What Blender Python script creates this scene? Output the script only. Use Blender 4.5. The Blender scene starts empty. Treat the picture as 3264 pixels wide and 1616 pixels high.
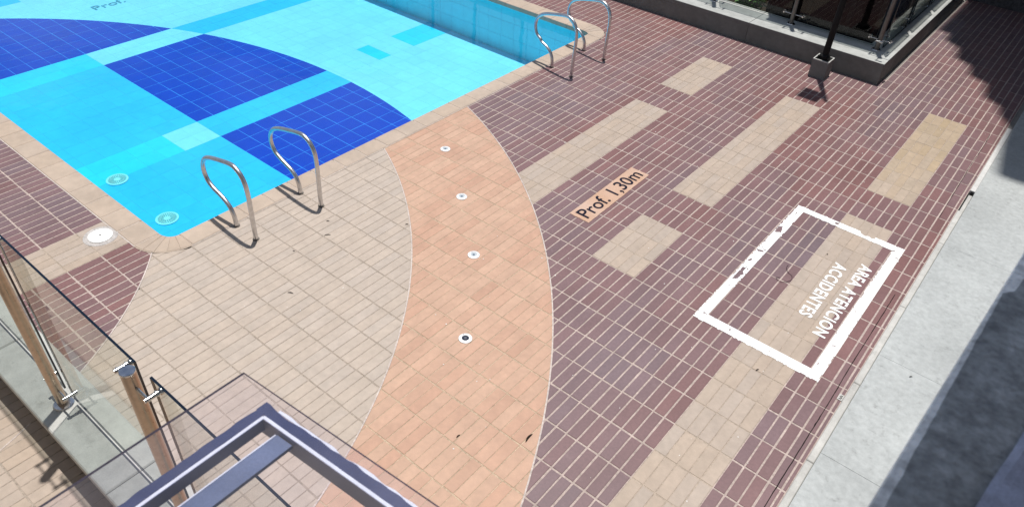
import bpy, bmesh, math, random
from mathutils import Vector, Matrix, noise

random.seed(7)
scene = bpy.context.scene
COL = scene.collection

# ------------------------------------------------------------------ camera, sky, sun, exposure
CAM = Vector((0.897, -2.965, 3.617))
RW = ((0.7720806593397271, 0.6334713857090808, 0.05104369658458374),
      (0.43076640674714417, -0.4625829608875702, -0.7748918034877664),
      (-0.46725984022956213, 0.6202668843185056, -0.6300295500403896))
FPX = 2356.07 / 3264.0
cam_data = bpy.data.cameras.new('camera')
cam_data.sensor_width = 36.0
cam_data.lens = 36.0 * FPX
cam_data.clip_start = 0.02
cam_data.clip_end = 2000.0
cam_data.dof.use_dof = True
cam_data.dof.focus_distance = 5.2
cam_data.dof.aperture_fstop = 8.5
cam = bpy.data.objects.new('camera', cam_data)
COL.objects.link(cam)
mw = Matrix((
    (RW[0][0], -RW[1][0], -RW[2][0], CAM.x),
    (RW[0][1], -RW[1][1], -RW[2][1], CAM.y),
    (RW[0][2], -RW[1][2], -RW[2][2], CAM.z),
    (0, 0, 0, 1)))
cam.matrix_world = mw
scene.camera = cam

SUN_D = Vector((0.09, -0.17, -1.0)).normalized()      # the way the light travels
world = bpy.data.worlds.new('World')
scene.world = world
world.use_nodes = True
wn, wl = world.node_tree.nodes, world.node_tree.links
bg = wn['Background']
sky = wn.new('ShaderNodeTexSky')
sky.sky_type = 'NISHITA'
sky.sun_disc = False
sky.sun_elevation = math.asin(-SUN_D.z)
sky.sun_rotation = math.atan2(-SUN_D.x, -SUN_D.y)
sky.altitude = 1500
sky.air_density = 1.0
sky.dust_density = 1.2
# broken fair-weather cloud over the whole sky
tc = wn.new('ShaderNodeTexCoord')
mp = wn.new('ShaderNodeMapping'); mp.inputs['Scale'].default_value = (1.0, 1.0, 2.2)
nz = wn.new('ShaderNodeTexNoise'); nz.inputs['Scale'].default_value = 2.6; nz.inputs['Detail'].default_value = 7
rp = wn.new('ShaderNodeValToRGB')
rp.color_ramp.elements[0].position = 0.47; rp.color_ramp.elements[0].color = (0, 0, 0, 1)
rp.color_ramp.elements[1].position = 0.62; rp.color_ramp.elements[1].color = (1, 1, 1, 1)
mx = wn.new('ShaderNodeMixRGB'); mx.inputs['Color2'].default_value = (5.6, 6.2, 7.0, 1)
wl.new(tc.outputs['Generated'], mp.inputs['Vector']); wl.new(mp.outputs['Vector'], nz.inputs['Vector'])
wl.new(nz.outputs['Fac'], rp.inputs['Fac']); wl.new(rp.outputs['Color'], mx.inputs['Fac'])
wl.new(sky.outputs['Color'], mx.inputs['Color1']); wl.new(mx.outputs['Color'], bg.inputs['Color'])
bg.inputs['Strength'].default_value = 0.09

sun_data = bpy.data.lights.new('sun', 'SUN')
sun_data.energy = 4.2
sun_data.angle = math.radians(0.85)
sun_data.color = (1.0, 0.965, 0.92)
sun = bpy.data.objects.new('sun', sun_data)
COL.objects.link(sun)
sun.rotation_mode = 'QUATERNION'
sun.rotation_quaternion = SUN_D.to_track_quat('-Z', 'Y')
sun.location = (-3, 4, 20)

scene.view_settings.view_transform = 'Standard'
scene.view_settings.look = 'None'
scene.view_settings.exposure = 0.0
scene.view_settings.gamma = 1.0
scene.view_settings.use_curve_mapping = False
try:
    scene.cycles.max_bounces = 10
    scene.cycles.transparent_max_bounces = 16
except Exception:
    pass

# ------------------------------------------------------------------ helpers
def proj(p):
    q = [RW[k][0]*(p[0]-CAM.x) + RW[k][1]*(p[1]-CAM.y) + RW[k][2]*(p[2]-CAM.z) for k in range(3)]
    if q[2] < 0.05:
        return None
    return (2356.07*q[0]/q[2] + 1632, 2356.07*q[1]/q[2] + 808)

def img_area(poly, z):
    """projected area of a flat polygon in photo pixels, 0 when out of frame"""
    pts = [proj((p[0], p[1], z)) for p in poly]
    if any(p is None for p in pts):
        return 0.0
    cx = sum(p[0] for p in pts)/len(pts); cy = sum(p[1] for p in pts)/len(pts)
    if not (0 < cx < 3264 and 0 < cy < 1616):
        return 0.0
    a = 0
    for i in range(len(pts)):
        x0, y0 = pts[i]; x1, y1 = pts[(i+1) % len(pts)]
        a += x0*y1 - x1*y0
    return abs(a)/2

class MB:
    """collects faces with a colour each, then makes one mesh object"""
    def __init__(self):
        self.v = []; self.f = []; self.c = []; self.m = []
    def face(self, pts, col=(1, 1, 1), m=0):
        b = len(self.v); self.v += [tuple(p) for p in pts]
        self.f.append(tuple(range(b, b+len(pts)))); self.c.append(col); self.m.append(m)
    def mesh_part(self, verts, faces, col=(1, 1, 1), m=0):
        b = len(self.v); self.v += [tuple(p) for p in verts]
        for f in faces:
            self.f.append(tuple(b+i for i in f)); self.c.append(col); self.m.append(m)
    def box(self, x0, x1, y0, y1, z0, z1, col=(1, 1, 1), m=0, bev=0.0):
        if bev <= 0:
            V = [(x0,y0,z0),(x1,y0,z0),(x1,y1,z0),(x0,y1,z0),(x0,y0,z1),(x1,y0,z1),(x1,y1,z1),(x0,y1,z1)]
            F = [(0,3,2,1),(4,5,6,7),(0,1,5,4),(1,2,6,5),(2,3,7,6),(3,0,4,7)]
            self.mesh_part(V, F, col, m); return
        b = bev
        V = []
        for z, i in ((z0, 0), (z1-b, 0), (z1, b)):
            V += [(x0+i,y0+i,z),(x1-i,y0+i,z),(x1-i,y1-i,z),(x0+i,y1-i,z)]
        F = [(0,3,2,1),(8,9,10,11)]
        for k in (0, 4):
            for i in range(4):
                j = (i+1) % 4
                F.append((k+i, k+j, k+4+j, k+4+i))
        self.mesh_part(V, F, col, m)
    def cyl(self, p0, p1, r0, r1=None, n=16, col=(1,1,1), m=0, cap=True):
        r1 = r0 if r1 is None else r1
        p0 = Vector(p0); p1 = Vector(p1); d = (p1-p0).normalized()
        a = Vector((0,0,1)) if abs(d.z) < 0.9 else Vector((1,0,0))
        u = d.cross(a).normalized(); w = d.cross(u)
        b = len(self.v)
        for p, r in ((p0, r0), (p1, r1)):
            for i in range(n):
                t = 2*math.pi*i/n
                self.v.append(tuple(p + u*r*math.cos(t) + w*r*math.sin(t)))
        for i in range(n):
            j = (i+1) % n
            self.f.append((b+i, b+n+i, b+n+j, b+j)); self.c.append(col); self.m.append(m)
        if cap:
            self.f.append(tuple(b+i for i in range(n))); self.c.append(col); self.m.append(m)
            self.f.append(tuple(b+n+i for i in reversed(range(n)))); self.c.append(col); self.m.append(m)
    def lathe(self, prof, cx, cy, n=32, col=(1,1,1), m=0):
        b = len(self.v)
        for r, z in prof:
            for i in range(n):
                t = 2*math.pi*i/n
                self.v.append((cx+r*math.cos(t), cy+r*math.sin(t), z))
        for k in range(len(prof)-1):
            for i in range(n):
                j = (i+1) % n
                self.f.append((b+k*n+i, b+k*n+j, b+(k+1)*n+j, b+(k+1)*n+i)); self.c.append(col); self.m.append(m)
    def sweep(self, pts, r, n=14, col=(1,1,1), m=0, cap=True):
        pts = [Vector(p) for p in pts]
        b = len(self.v); nprev = None
        for i, p in enumerate(pts):
            t = (pts[min(i+1, len(pts)-1)] - pts[max(i-1, 0)]).normalized()
            if nprev is None:
                a = Vector((0,0,1)) if abs(t.z) < 0.9 else Vector((0,1,0))
                nrm = t.cross(a).normalized()
            else:
                nrm = (nprev - t*nprev.dot(t)).normalized()
            nprev = nrm; w = t.cross(nrm)
            rr = r(i) if callable(r) else r
            for k in range(n):
                g = 2*math.pi*k/n
                self.v.append(tuple(p + nrm*rr*math.cos(g) + w*rr*math.sin(g)))
        for i in range(len(pts)-1):
            for k in range(n):
                j = (k+1) % n
                self.f.append((b+i*n+k, b+i*n+j, b+(i+1)*n+j, b+(i+1)*n+k)); self.c.append(col); self.m.append(m)
        if cap:
            self.f.append(tuple(b+k for k in reversed(range(n)))); self.c.append(col); self.m.append(m)
            e = b+(len(pts)-1)*n
            self.f.append(tuple(e+k for k in range(n))); self.c.append(col); self.m.append(m)
    def build(self, name, mats, parent=None, smooth=False):
        me = bpy.data.meshes.new(name)
        me.from_pydata(self.v, [], self.f)
        if not isinstance(mats, (list, tuple)):
            mats = [mats]
        for q in mats:
            me.materials.append(q)
        if len(mats) > 1:
            me.polygons.foreach_set('material_index', self.m)
        ca = me.color_attributes.new('Col', 'FLOAT_COLOR', 'CORNER')
        buf = []
        for f, c in zip(self.f, self.c):
            buf += [c[0], c[1], c[2], 1.0]*len(f)
        ca.data.foreach_set('color', buf)
        if smooth:
            me.polygons.foreach_set('use_smooth', [True]*len(me.polygons))
            try:
                me.set_sharp_from_angle(angle=math.radians(38))
            except Exception:
                pass
        me.update()
        o = bpy.data.objects.new(name, me)
        COL.objects.link(o)
        if parent:
            o.parent = parent
        return o

def empty(name, loc=(0, 0, 0)):
    o = bpy.data.objects.new(name, None); COL.objects.link(o)
    o.empty_display_size = 0.1
    return o

def tag(o, label=None, cat=None, group=None, kind=None):
    if label: o['label'] = label
    if cat: o['category'] = cat
    if group: o['group'] = group
    if kind: o['kind'] = kind
    return o

def clip(poly, nx, ny, d):
    """keep nx*x+ny*y <= d"""
    out = []
    n = len(poly)
    for i in range(n):
        a = poly[i]; b = poly[(i+1) % n]
        da = nx*a[0]+ny*a[1]-d; db = nx*b[0]+ny*b[1]-d
        if da <= 0: out.append(a)
        if da*db < 0:
            t = da/(da-db)
            out.append((a[0]+t*(b[0]-a[0]), a[1]+t*(b[1]-a[1])))
    return out

def parea(poly):
    a = 0
    for i in range(len(poly)):
        x0, y0 = poly[i]; x1, y1 = poly[(i+1) % len(poly)]
        a += x0*y1 - x1*y0
    return a/2

def circ_clip(poly, cx, cy, r, inside, g=0.0):
    if not poly: return poly
    ds = [math.hypot(p[0]-cx, p[1]-cy) for p in poly]
    rr = r-g if inside else r+g
    if inside and max(ds) <= rr: return poly
    if not inside and min(ds) >= rr: return poly
    mxp = sum(p[0] for p in poly)/len(poly)-cx; myp = sum(p[1] for p in poly)/len(poly)-cy
    L = math.hypot(mxp, myp) or 1.0
    nx, ny = mxp/L, myp/L
    if inside: return clip(poly, nx, ny, rr + nx*cx + ny*cy)
    return clip(poly, -nx, -ny, -(rr + nx*cx + ny*cy))

def tile(mb, poly, zt, col, ch=0.0018, dep=0.009, tilt=(0, 0)):
    """a tile: chamfered flat prism over a convex polygon"""
    cx = sum(p[0] for p in poly)/len(poly); cy = sum(p[1] for p in poly)/len(poly)
    n = len(poly)
    top = []; rim = []; bot = []
    for i, p in enumerate(poly):
        dx, dy = cx-p[0], cy-p[1]
        L = math.hypot(dx, dy) or 1
        sx = math.copysign(min(ch, abs(dx)*0.5), dx); sy = math.copysign(min(ch, abs(dy)*0.5), dy)
        tz = tilt[0]*(p[0]-cx) + tilt[1]*(p[1]-cy)
        top.append((p[0]+sx, p[1]+sy, zt+tz)); rim.append((p[0], p[1], zt-ch*0.8+tz)); bot.append((p[0], p[1], zt-dep))
    V = top+rim+bot
    F = [tuple(range(n))]
    for i in range(n):
        j = (i+1) % n
        F.append((n+i, n+j, j, i)); F.append((2*n+i, 2*n+j, n+j, n+i))
    mb.mesh_part(V, F, col)

def smooth_line(P, k=6):
    out = []
    n = len(P)
    for i in range(n-1):
        p0 = Vector(P[max(i-1, 0)]); p1 = Vector(P[i]); p2 = Vector(P[i+1]); p3 = Vector(P[min(i+2, n-1)])
        for s in range(k):
            t = s/k
            out.append(0.5*((2*p1) + (p2-p0)*t + (2*p0-5*p1+4*p2-p3)*t*t + (3*p1-p0-3*p2+p3)*t*t*t))
    out.append(Vector(P[-1]))
    return out

# ------------------------------------------------------------------ materials
MATS = {}
def new_mat(name):
    m = bpy.data.materials.new(name); m.use_nodes = True
    MATS[name] = m
    nt = m.node_tree
    return m, nt.nodes, nt.links, nt.nodes['Principled BSDF']

def attr_mat(name, rough=0.6, n_scale=30, n_amt=0.12, fine=220, bump=0.15, spec=0.4, blotch=3.0, blotch_amt=0.1, dirt=0.0, dirt_col=(0.1,0.08,0.06), dirt_scale=9):
    """colour from the mesh's own colour attribute, broken by grain, blotches and specks"""
    m, N, L, P = new_mat(name)
    at = N.new('ShaderNodeAttribute'); at.attribute_name = 'Col'
    co = N.new('ShaderNodeTexCoord')
    geo = N.new('ShaderNodeNewGeometry')
    n1 = N.new('ShaderNodeTexNoise'); n1.inputs['Scale'].default_value = n_scale; n1.inputs['Detail'].default_value = 6
    n2 = N.new('ShaderNodeTexNoise'); n2.inputs['Scale'].default_value = blotch; n2.inputs['Detail'].default_value = 5
    n3 = N.new('ShaderNodeTexNoise'); n3.inputs['Scale'].default_value = fine; n3.inputs['Detail'].default_value = 3
    for q in (n1, n2, n3):
        L.new(geo.outputs['Position'], q.inputs['Vector'])
    def rng(src, amt):
        r = N.new('ShaderNodeMapRange'); r.inputs['From Min'].default_value = 0.3; r.inputs['From Max'].default_value = 0.7
        r.inputs['To Min'].default_value = 1-amt; r.inputs['To Max'].default_value = 1+amt
        L.new(src, r.inputs['Value']); return r.outputs['Result']
    m1 = N.new('ShaderNodeMath'); m1.operation = 'MULTIPLY'
    L.new(rng(n1.outputs['Fac'], n_amt), m1.inputs[0]); L.new(rng(n2.outputs['Fac'], blotch_amt), m1.inputs[1])
    m2 = N.new('ShaderNodeMath'); m2.operation = 'MULTIPLY'
    L.new(m1.outputs[0], m2.inputs[0]); L.new(rng(n3.outputs['Fac'], n_amt*0.8), m2.inputs[1])
    vm = N.new('ShaderNodeVectorMath'); vm.operation = 'SCALE'
    L.new(at.outputs['Color'], vm.inputs[0]); L.new(m2.outputs[0], vm.inputs['Scale'])
    outc = vm.outputs['Vector']
    if dirt > 0:
        nd = N.new('ShaderNodeTexNoise'); nd.inputs['Scale'].default_value = dirt_scale; nd.inputs['Detail'].default_value = 9; nd.inputs['Roughness'].default_value = 0.75
        L.new(geo.outputs['Position'], nd.inputs['Vector'])
        rd = N.new('ShaderNodeMapRange'); rd.inputs['From Min'].default_value = 0.56; rd.inputs['From Max'].default_value = 0.74
        rd.inputs['To Min'].default_value = 0; rd.inputs['To Max'].default_value = dirt
        L.new(nd.outputs['Fac'], rd.inputs['Value'])
        mxd = N.new('ShaderNodeMixRGB'); mxd.inputs['Color2'].default_value = (*dirt_col, 1)
        L.new(rd.outputs['Result'], mxd.inputs['Fac']); L.new(outc, mxd.inputs['Color1'])
        outc = mxd.outputs['Color']
    L.new(outc, P.inputs['Base Color'])
    P.inputs['Roughness'].default_value = rough
    P.inputs['Specular IOR Level'].default_value = spec
    rr = N.new('ShaderNodeMapRange'); rr.inputs['To Min'].default_value = max(0.05, rough-0.12); rr.inputs['To Max'].default_value = min(1, rough+0.12)
    L.new(n1.outputs['Fac'], rr.inputs['Value']); L.new(rr.outputs['Result'], P.inputs['Roughness'])
    bp = N.new('ShaderNodeBump'); bp.inputs['Strength'].default_value = bump; bp.inputs['Distance'].default_value = 0.002
    L.new(n3.outputs['Fac'], bp.inputs['Height']); L.new(bp.outputs['Normal'], P.inputs['Normal'])
    return m

def metal_mat(name, col, rough, streak=0.0, metallic=1.0):
    m, N, L, P = new_mat(name)
    geo = N.new('ShaderNodeNewGeometry')
    n1 = N.new('ShaderNodeTexNoise'); n1.inputs['Scale'].default_value = 35; n1.inputs['Detail'].default_value = 5
    L.new(geo.outputs['Position'], n1.inputs['Vector'])
    mr = N.new('ShaderNodeMapRange'); mr.inputs['To Min'].default_value = max(0.02, rough-0.08); mr.inputs['To Max'].default_value = rough+0.12
    L.new(n1.outputs['Fac'], mr.inputs['Value']); L.new(mr.outputs['Result'], P.inputs['Roughness'])
    mc = N.new('ShaderNodeMapRange'); mc.inputs['From Min'].default_value = 0.3; mc.inputs['From Max'].default_value = 0.7
    mc.inputs['To Min'].default_value = 0.85; mc.inputs['To Max'].default_value = 1.08
    L.new(n1.outputs['Fac'], mc.inputs['Value'])
    vm = N.new('ShaderNodeVectorMath'); vm.operation = 'SCALE'; vm.inputs[0].default_value = col
    L.new(mc.outputs['Result'], vm.inputs['Scale']); L.new(vm.outputs['Vector'], P.inputs['Base Color'])
    P.inputs['Metallic'].default_value = metallic
    return m

def glass_mat(name, tint, ior=1.5, rough=0.0, bump=0.0, bscale=8, dust=0.0):
    m, N, L, P = new_mat(name)
    N.remove(P)
    out = N['Material Output']
    tr = N.new('ShaderNodeBsdfTransparent'); tr.inputs['Color'].default_value = (*tint, 1)
    gl = N.new('ShaderNodeBsdfGlossy'); gl.inputs['Roughness'].default_value = rough
    fr = N.new('ShaderNodeFresnel'); fr.inputs['IOR'].default_value = ior
    mxs = N.new('ShaderNodeMixShader')
    if bump > 0:
        geo = N.new('ShaderNodeNewGeometry')
        n1 = N.new('ShaderNodeTexNoise'); n1.inputs['Scale'].default_value = bscale; n1.inputs['Detail'].default_value = 3
        L.new(geo.outputs['Position'], n1.inputs['Vector'])
        bp = N.new('ShaderNodeBump'); bp.inputs['Strength'].default_value = bump; bp.inputs['Distance'].default_value = 0.02
        L.new(n1.outputs['Fac'], bp.inputs['Height'])
        L.new(bp.outputs['Normal'], gl.inputs['Normal']); L.new(bp.outputs['Normal'], fr.inputs['Normal'])
    gb = N.new('ShaderNodeNewGeometry')
    inv = N.new('ShaderNodeMath'); inv.operation = 'SUBTRACT'; inv.inputs[0].default_value = 1.0
    L.new(gb.outputs['Backfacing'], inv.inputs[1])
    mf = N.new('ShaderNodeMath'); mf.operation = 'MULTIPLY'
    L.new(fr.outputs['Fac'], mf.inputs[0]); L.new(inv.outputs[0], mf.inputs[1])
    L.new(mf.outputs[0], mxs.inputs['Fac']); L.new(tr.outputs['BSDF'], mxs.inputs[1]); L.new(gl.outputs['BSDF'], mxs.inputs[2])
    last = mxs.outputs['Shader']
    if dust > 0:                      # thin film of dust and water marks
        df = N.new('ShaderNodeBsdfDiffuse'); df.inputs['Color'].default_value = (0.62, 0.60, 0.66, 1)
        g2 = N.new('ShaderNodeNewGeometry'); nd = N.new('ShaderNodeTexNoise'); nd.inputs['Scale'].default_value = 14; nd.inputs['Detail'].default_value = 6
        L.new(g2.outputs['Position'], nd.inputs['Vector'])
        dm = N.new('ShaderNodeMapRange'); dm.inputs['From Min'].default_value = 0.3; dm.inputs['From Max'].default_value = 0.7
        dm.inputs['To Min'].default_value = dust*0.6; dm.inputs['To Max'].default_value = dust*1.4
        L.new(nd.outputs['Fac'], dm.inputs['Value'])
        m2 = N.new('ShaderNodeMixShader')
        L.new(dm.outputs['Result'], m2.inputs['Fac']); L.new(last, m2.inputs[1]); L.new(df.outputs['BSDF'], m2.inputs[2])
        last = m2.outputs['Shader']
    L.new(last, out.inputs['Surface'])
    return m

M_TILE = attr_mat('glazed_clay_tile', rough=0.5, n_scale=55, n_amt=0.10, blotch=2.2, blotch_amt=0.10, bump=0.25, spec=0.45, dirt=0.14, dirt_col=(0.42, 0.34, 0.32))
M_PALE = attr_mat('pale_clay_tile', rough=0.62, n_scale=26, n_amt=0.06, blotch=7, blotch_amt=0.07, bump=0.2, spec=0.35, dirt=0.12, dirt_col=(0.22, 0.15, 0.11))
M_GROUT = attr_mat('cement_grout', rough=0.95, n_scale=45, n_amt=0.22, blotch=4, blotch_amt=0.12, bump=0.6, spec=0.15, dirt=0.25, dirt_col=(0.2, 0.17, 0.13))
M_COPE = attr_mat('stone_coping', rough=0.7, n_scale=18, n_amt=0.06, blotch=3, blotch_amt=0.1, bump=0.25, spec=0.3, dirt=0.15, dirt_col=(0.3, 0.2, 0.12))
M_POOL = attr_mat('pool_tile', rough=0.35, n_scale=12, n_amt=0.03, blotch=1.2, blotch_amt=0.05, bump=0.05, spec=0.3)
M_CONC = attr_mat('weathered_concrete', rough=0.9, n_scale=14, n_amt=0.10, blotch=1.6, blotch_amt=0.12, bump=0.5, spec=0.2, dirt=0.45, dirt_col=(0.09, 0.085, 0.075))
M_LEDGE = attr_mat('stained_ledge_concrete', rough=0.9, n_scale=30, n_amt=0.10, blotch=2.0, blotch_amt=0.10, bump=0.6, spec=0.2, dirt=0.55, dirt_col=(0.12, 0.115, 0.105), dirt_scale=17)
M_STUC = attr_mat('rough_stucco', rough=0.95, n_scale=22, n_amt=0.28, blotch=5, blotch_amt=0.25, fine=60, bump=1.0, spec=0.1, dirt=0.5, dirt_col=(0.1, 0.1, 0.1))
M_PAINT = attr_mat('road_paint', rough=0.7, n_scale=40, n_amt=0.05, blotch=5, blotch_amt=0.04, bump=0.3, spec=0.25, dirt=0.12, dirt_col=(0.4, 0.36, 0.33))
M_PLAIN = attr_mat('painted_surface', rough=0.5, n_scale=30, n_amt=0.08, blotch=3, blotch_amt=0.08, bump=0.1, spec=0.4)
M_DARK = attr_mat('dark_joint', rough=0.9, n_scale=40, n_amt=0.3, spec=0.1, bump=0.3)
M_STEEL = metal_mat('polished_steel', (0.66, 0.65, 0.64), 0.2)
M_RAIL = metal_mat('brushed_rail_steel', (0.63, 0.62, 0.62), 0.3)
M_RING = metal_mat('satin_aluminium', (0.86, 0.86, 0.85), 0.5, metallic=0.6)
M_BLUE = attr_mat('sky_tinted_frame', rough=0.4, n_scale=16, n_amt=0.1, blotch=5, blotch_amt=0.12, bump=0.1, spec=0.5)
M_BLACK = attr_mat('black_enamel', rough=0.55, n_scale=20, n_amt=0.2, blotch=5, blotch_amt=0.2, bump=0.05, spec=0.15)
M_GLASS = glass_mat('clear_green_glass', (0.935, 0.962, 0.945), 1.5)
M_EDGE = attr_mat('glass_edge', rough=0.15, n_scale=20, n_amt=0.2, spec=0.6, bump=0.02)
M_CGLASS = glass_mat('violet_tinted_glass', (0.972, 0.955, 0.98), 1.5, dust=0.025)
M_BRONZE = attr_mat('bronze_glazing', rough=0.25, n_scale=4, n_amt=0.2, blotch=1, blotch_amt=0.3, spec=0.0, bump=0.0)
M_POST = metal_mat('deck_reflection_steel', (0.47, 0.37, 0.285), 0.28)  # brown reflection of the deck put into the steel colour
M_POSTD = metal_mat('dull_steel', (0.20, 0.185, 0.175), 0.45)
M_WATER = glass_mat('still_pool_water', (0.74, 0.975, 1.0), 1.33, 0.0, bump=0.12, bscale=4)
M_LEAF = attr_mat('glossy_leaf', rough=0.45, n_scale=30, n_amt=0.25, spec=0.4, bump=0.1)
M_PARA = attr_mat('grey_parapet_render', rough=0.95, n_scale=55, n_amt=0.24, blotch=18, blotch_amt=0.24, fine=150, bump=1.0, spec=0.1, dirt=0.4, dirt_col=(0.12, 0.12, 0.13))
M_CLOTH = attr_mat('blue_cloth', rough=0.95, n_scale=40, n_amt=0.15, fine=400, bump=0.5, spec=0.1)

# ------------------------------------------------------------------ setting: ground, pool, decks
A, B = 0.077, 0.25089
C1 = (-5.765, -3.340, 5.864)      # orange band / maroon deck
C2 = (-5.667, -3.259, 4.699)      # beige apron / orange band
C3 = (-5.693, -3.582, 3.031)      # left maroon deck / beige apron
PXI, PXO = -3.82, -3.635          # pool edge, coping edge
PY0I, PY0O = -1.08, -1.285
PY1I, PY1O = 4.61, 4.85
PX_FAR = -14.6
KY0, KY1, KZ = -2.52, -2.215, 0.28    # near kerb under the glass fence
XR = 0.722                            # right edge of the paving

g = MB()
E = 320.0
gz = -0.014
for (x0, x1, y0, y1) in ((-E, PX_FAR-0.1, -E, E), (-3.70, E, -E, E), (PX_FAR-0.1, -3.70, -E, -1.18), (PX_FAR-0.1, -3.70, 4.73, E)):
    g.face([(x0,y0,gz),(x1,y0,gz),(x1,y1,gz),(x0,y1,gz)], (0.26, 0.24, 0.22))
tag(g.build('ground', M_CONC), kind='structure')

def strip_kind(u, v):
    if 0 <= u < 5 and (v < 12 or 14 <= v < 22): return True
    if -17 <= u < -12 and (4 <= v < 7 or 9 <= v < 19): return True
    if -32 <= u < -27 and (v < 14 or 16 <= v < 20): return True
    if -57 <= u < -52 and v < 0: return True
    return False

rnd = random.Random(3)
def maroon_col(x, y):
    n = noise.noise(Vector((x*0.9, y*0.55, 2.3)))          # -1..1 large batches
    n2 = noise.noise(Vector((x*2.6+9, y*1.2, 7.7)))
    t = max(0, min(1, 0.42 + 0.7*n + 0.45*n2 + rnd.uniform(-0.16, 0.16)))
    red = (0.200, 0.096, 0.090); pur = (0.168, 0.118, 0.130)
    c = [red[k]*(1-t) + pur[k]*t for k in range(3)]
    b = rnd.uniform(0.92, 1.07)
    return tuple(v*b for v in c)
def beige_col(x, y):
    b = rnd.uniform(0.975, 1.02); w = rnd.uniform(-0.005, 0.005)
    return (0.455*b+w, 0.382*b, 0.320*b-w)
def inset_col(x, y):
    b = rnd.uniform(0.95, 1.03); w = rnd.uniform(-0.008, 0.008)
    yl = 0.2+0.6*min(1.0, (y-3.4)/1.3)+0.25*rnd.uniform(-1, 1) if (x > 0 and y > 3.4) else 0.0     # the strip by the ledge is yellower
    return ((0.425-0.02*yl)*b+w, (0.345-0.035*yl)*b, (0.28-0.075*yl)*b-w)
def orange_col(x, y):
    t = rnd.random(); b = rnd.uniform(0.96, 1.03)
    a = (0.515, 0.335, 0.24); d = (0.48, 0.285, 0.20)
    t = t*t*0.9
    return tuple((a[k]*(1-t)+d[k]*t)*b for k in range(3))

REG = {'maroon': [], 'apron': [], 'band': []}
BED = {'maroon': MB(), 'apron': MB(), 'band': MB()}
BEDCOL = {'maroon': (0.445, 0.362, 0.325), 'apron': (0.355, 0.30, 0.25), 'band': (0.46, 0.355, 0.255)}

def outside_coping(poly, g):
    cx = sum(p[0] for p in poly)/len(poly); cy = sum(p[1] for p in poly)/len(poly)
    if cx > PXO+0.15 or cy < PY0O-0.2 or cy > PY1O+0.2:
        return poly
    if cx > -3.935 and cy < -0.985: return circ_clip(poly, -3.935, -0.985, 0.3, False, g)
    if cx > -3.935 and cy > 4.55: return circ_clip(poly, -3.935, 4.55, 0.3, False, g)
    if cy <= -0.985-0.1 and cx <= -3.935: return clip(poly, 0, 1, PY0O-g)
    if cy >= 4.55+0.1 and cx <= -3.935: return clip(poly, 0, -1, -(PY1O+g))
    return clip(poly, -1, 0, -(PXO+g))

def region_polys(rect, g):
    """the pieces of a rectangle in each paving region"""
    if rect[2][1] <= KY0+0.101: return [('apron', rect)]
    out = []
    p = circ_clip(rect, *C1, False, g)
    if len(p) > 2: out.append(('maroon', p))
    p = circ_clip(circ_clip(rect, *C1, True, g), *C2, False, g)
    if len(p) > 2: out.append(('band', p))
    p = circ_clip(circ_clip(rect, *C2, True, g), *C3, False, g)
    if len(p) > 2: out.append(('apron', p))
    p = circ_clip(rect, *C3, True, g)
    if len(p) > 2: out.append(('maroon', p))
    res = []
    for k, q in out:
        q = outside_coping(q, g)
        if len(q) < 3: continue
        if len(q) > 2 and parea(q) > 2.0e-4: res.append((k, q))
    return res

for u in range(-104, 10):
    for v in range(-17, 39):
        x0, x1, y0, y1 = u*A, (u+1)*A, v*B, (v+1)*B
        x1 = min(x1, XR)
        if x1-x0 < 0.01: continue
        cy = (y0+y1)/2; cx = (x0+x1)/2
        if x1 < PXO-0.35 and PY0O < y0 and y1 < PY1O: continue
        if y0 > 5.80 and x0 < -0.66: continue               # under the far planter
        pieces = [(y0, y1)]
        if y1 > KY0 and y0 < KY1:
            pieces = []
            if y0 < KY0+0.1: pieces.append((y0, KY0+0.1))
            if y1 > KY1: pieces.append((KY1, y1))
        for (a, b) in pieces:
            if b-a < 0.01: continue
            full = [(x0,a),(x1,a),(x1,b),(x0,b)]
            for k, q in region_polys(full, 0.0):
                pale = k == 'maroon' and strip_kind(u, v)
                bc = (0.40, 0.33, 0.265) if pale else BEDCOL[k]
                BED[k].face([(p[0], p[1], -0.0030 if k == 'maroon' and not pale else -0.0022) for p in q], bc)
            # tile itself
            r0, r1 = u*A, (u+1)*A
            pale_cell = strip_kind(u, v)
            for k, _q in region_polys(full, 0.006):
                narrow = k == 'maroon' and not pale_cell
                gx = 0.0060 if narrow else 0.0026
                gy = 0.0064 if narrow else 0.0044
                jx = rnd.uniform(-0.0011, 0.0011); jy = rnd.uniform(-0.0018, 0.0018)
                rect = [(x0+gx+jx, a+gy+jy), (x1-gx+jx, a+gy+jy), (x1-gx+jx, b-gy+jy), (x0+gx+jx, b-gy+jy)]
                for k2, q in region_polys(rect, 0.0055):
                    if k2 != k: continue
                    mx_, my_ = sum(p[0] for p in q)/len(q), sum(p[1] for p in q)/len(q)
                    # the two maroon pieces of one cell are far apart, so no double count
                    col = (inset_col if pale_cell else maroon_col)(mx_, my_) if k == 'maroon' else (inset_col(mx_, my_) if my_ < KY0+0.1 else beige_col(mx_, my_)) if k == 'apron' else orange_col(mx_, my_)
                    REG[k].append((img_area(q, 0), q, col, pale_cell and k == 'maroon', rnd.uniform(-0.0006, 0.0006), (rnd.uniform(-0.006, 0.006), rnd.uniform(-0.002, 0.002))))

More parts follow.
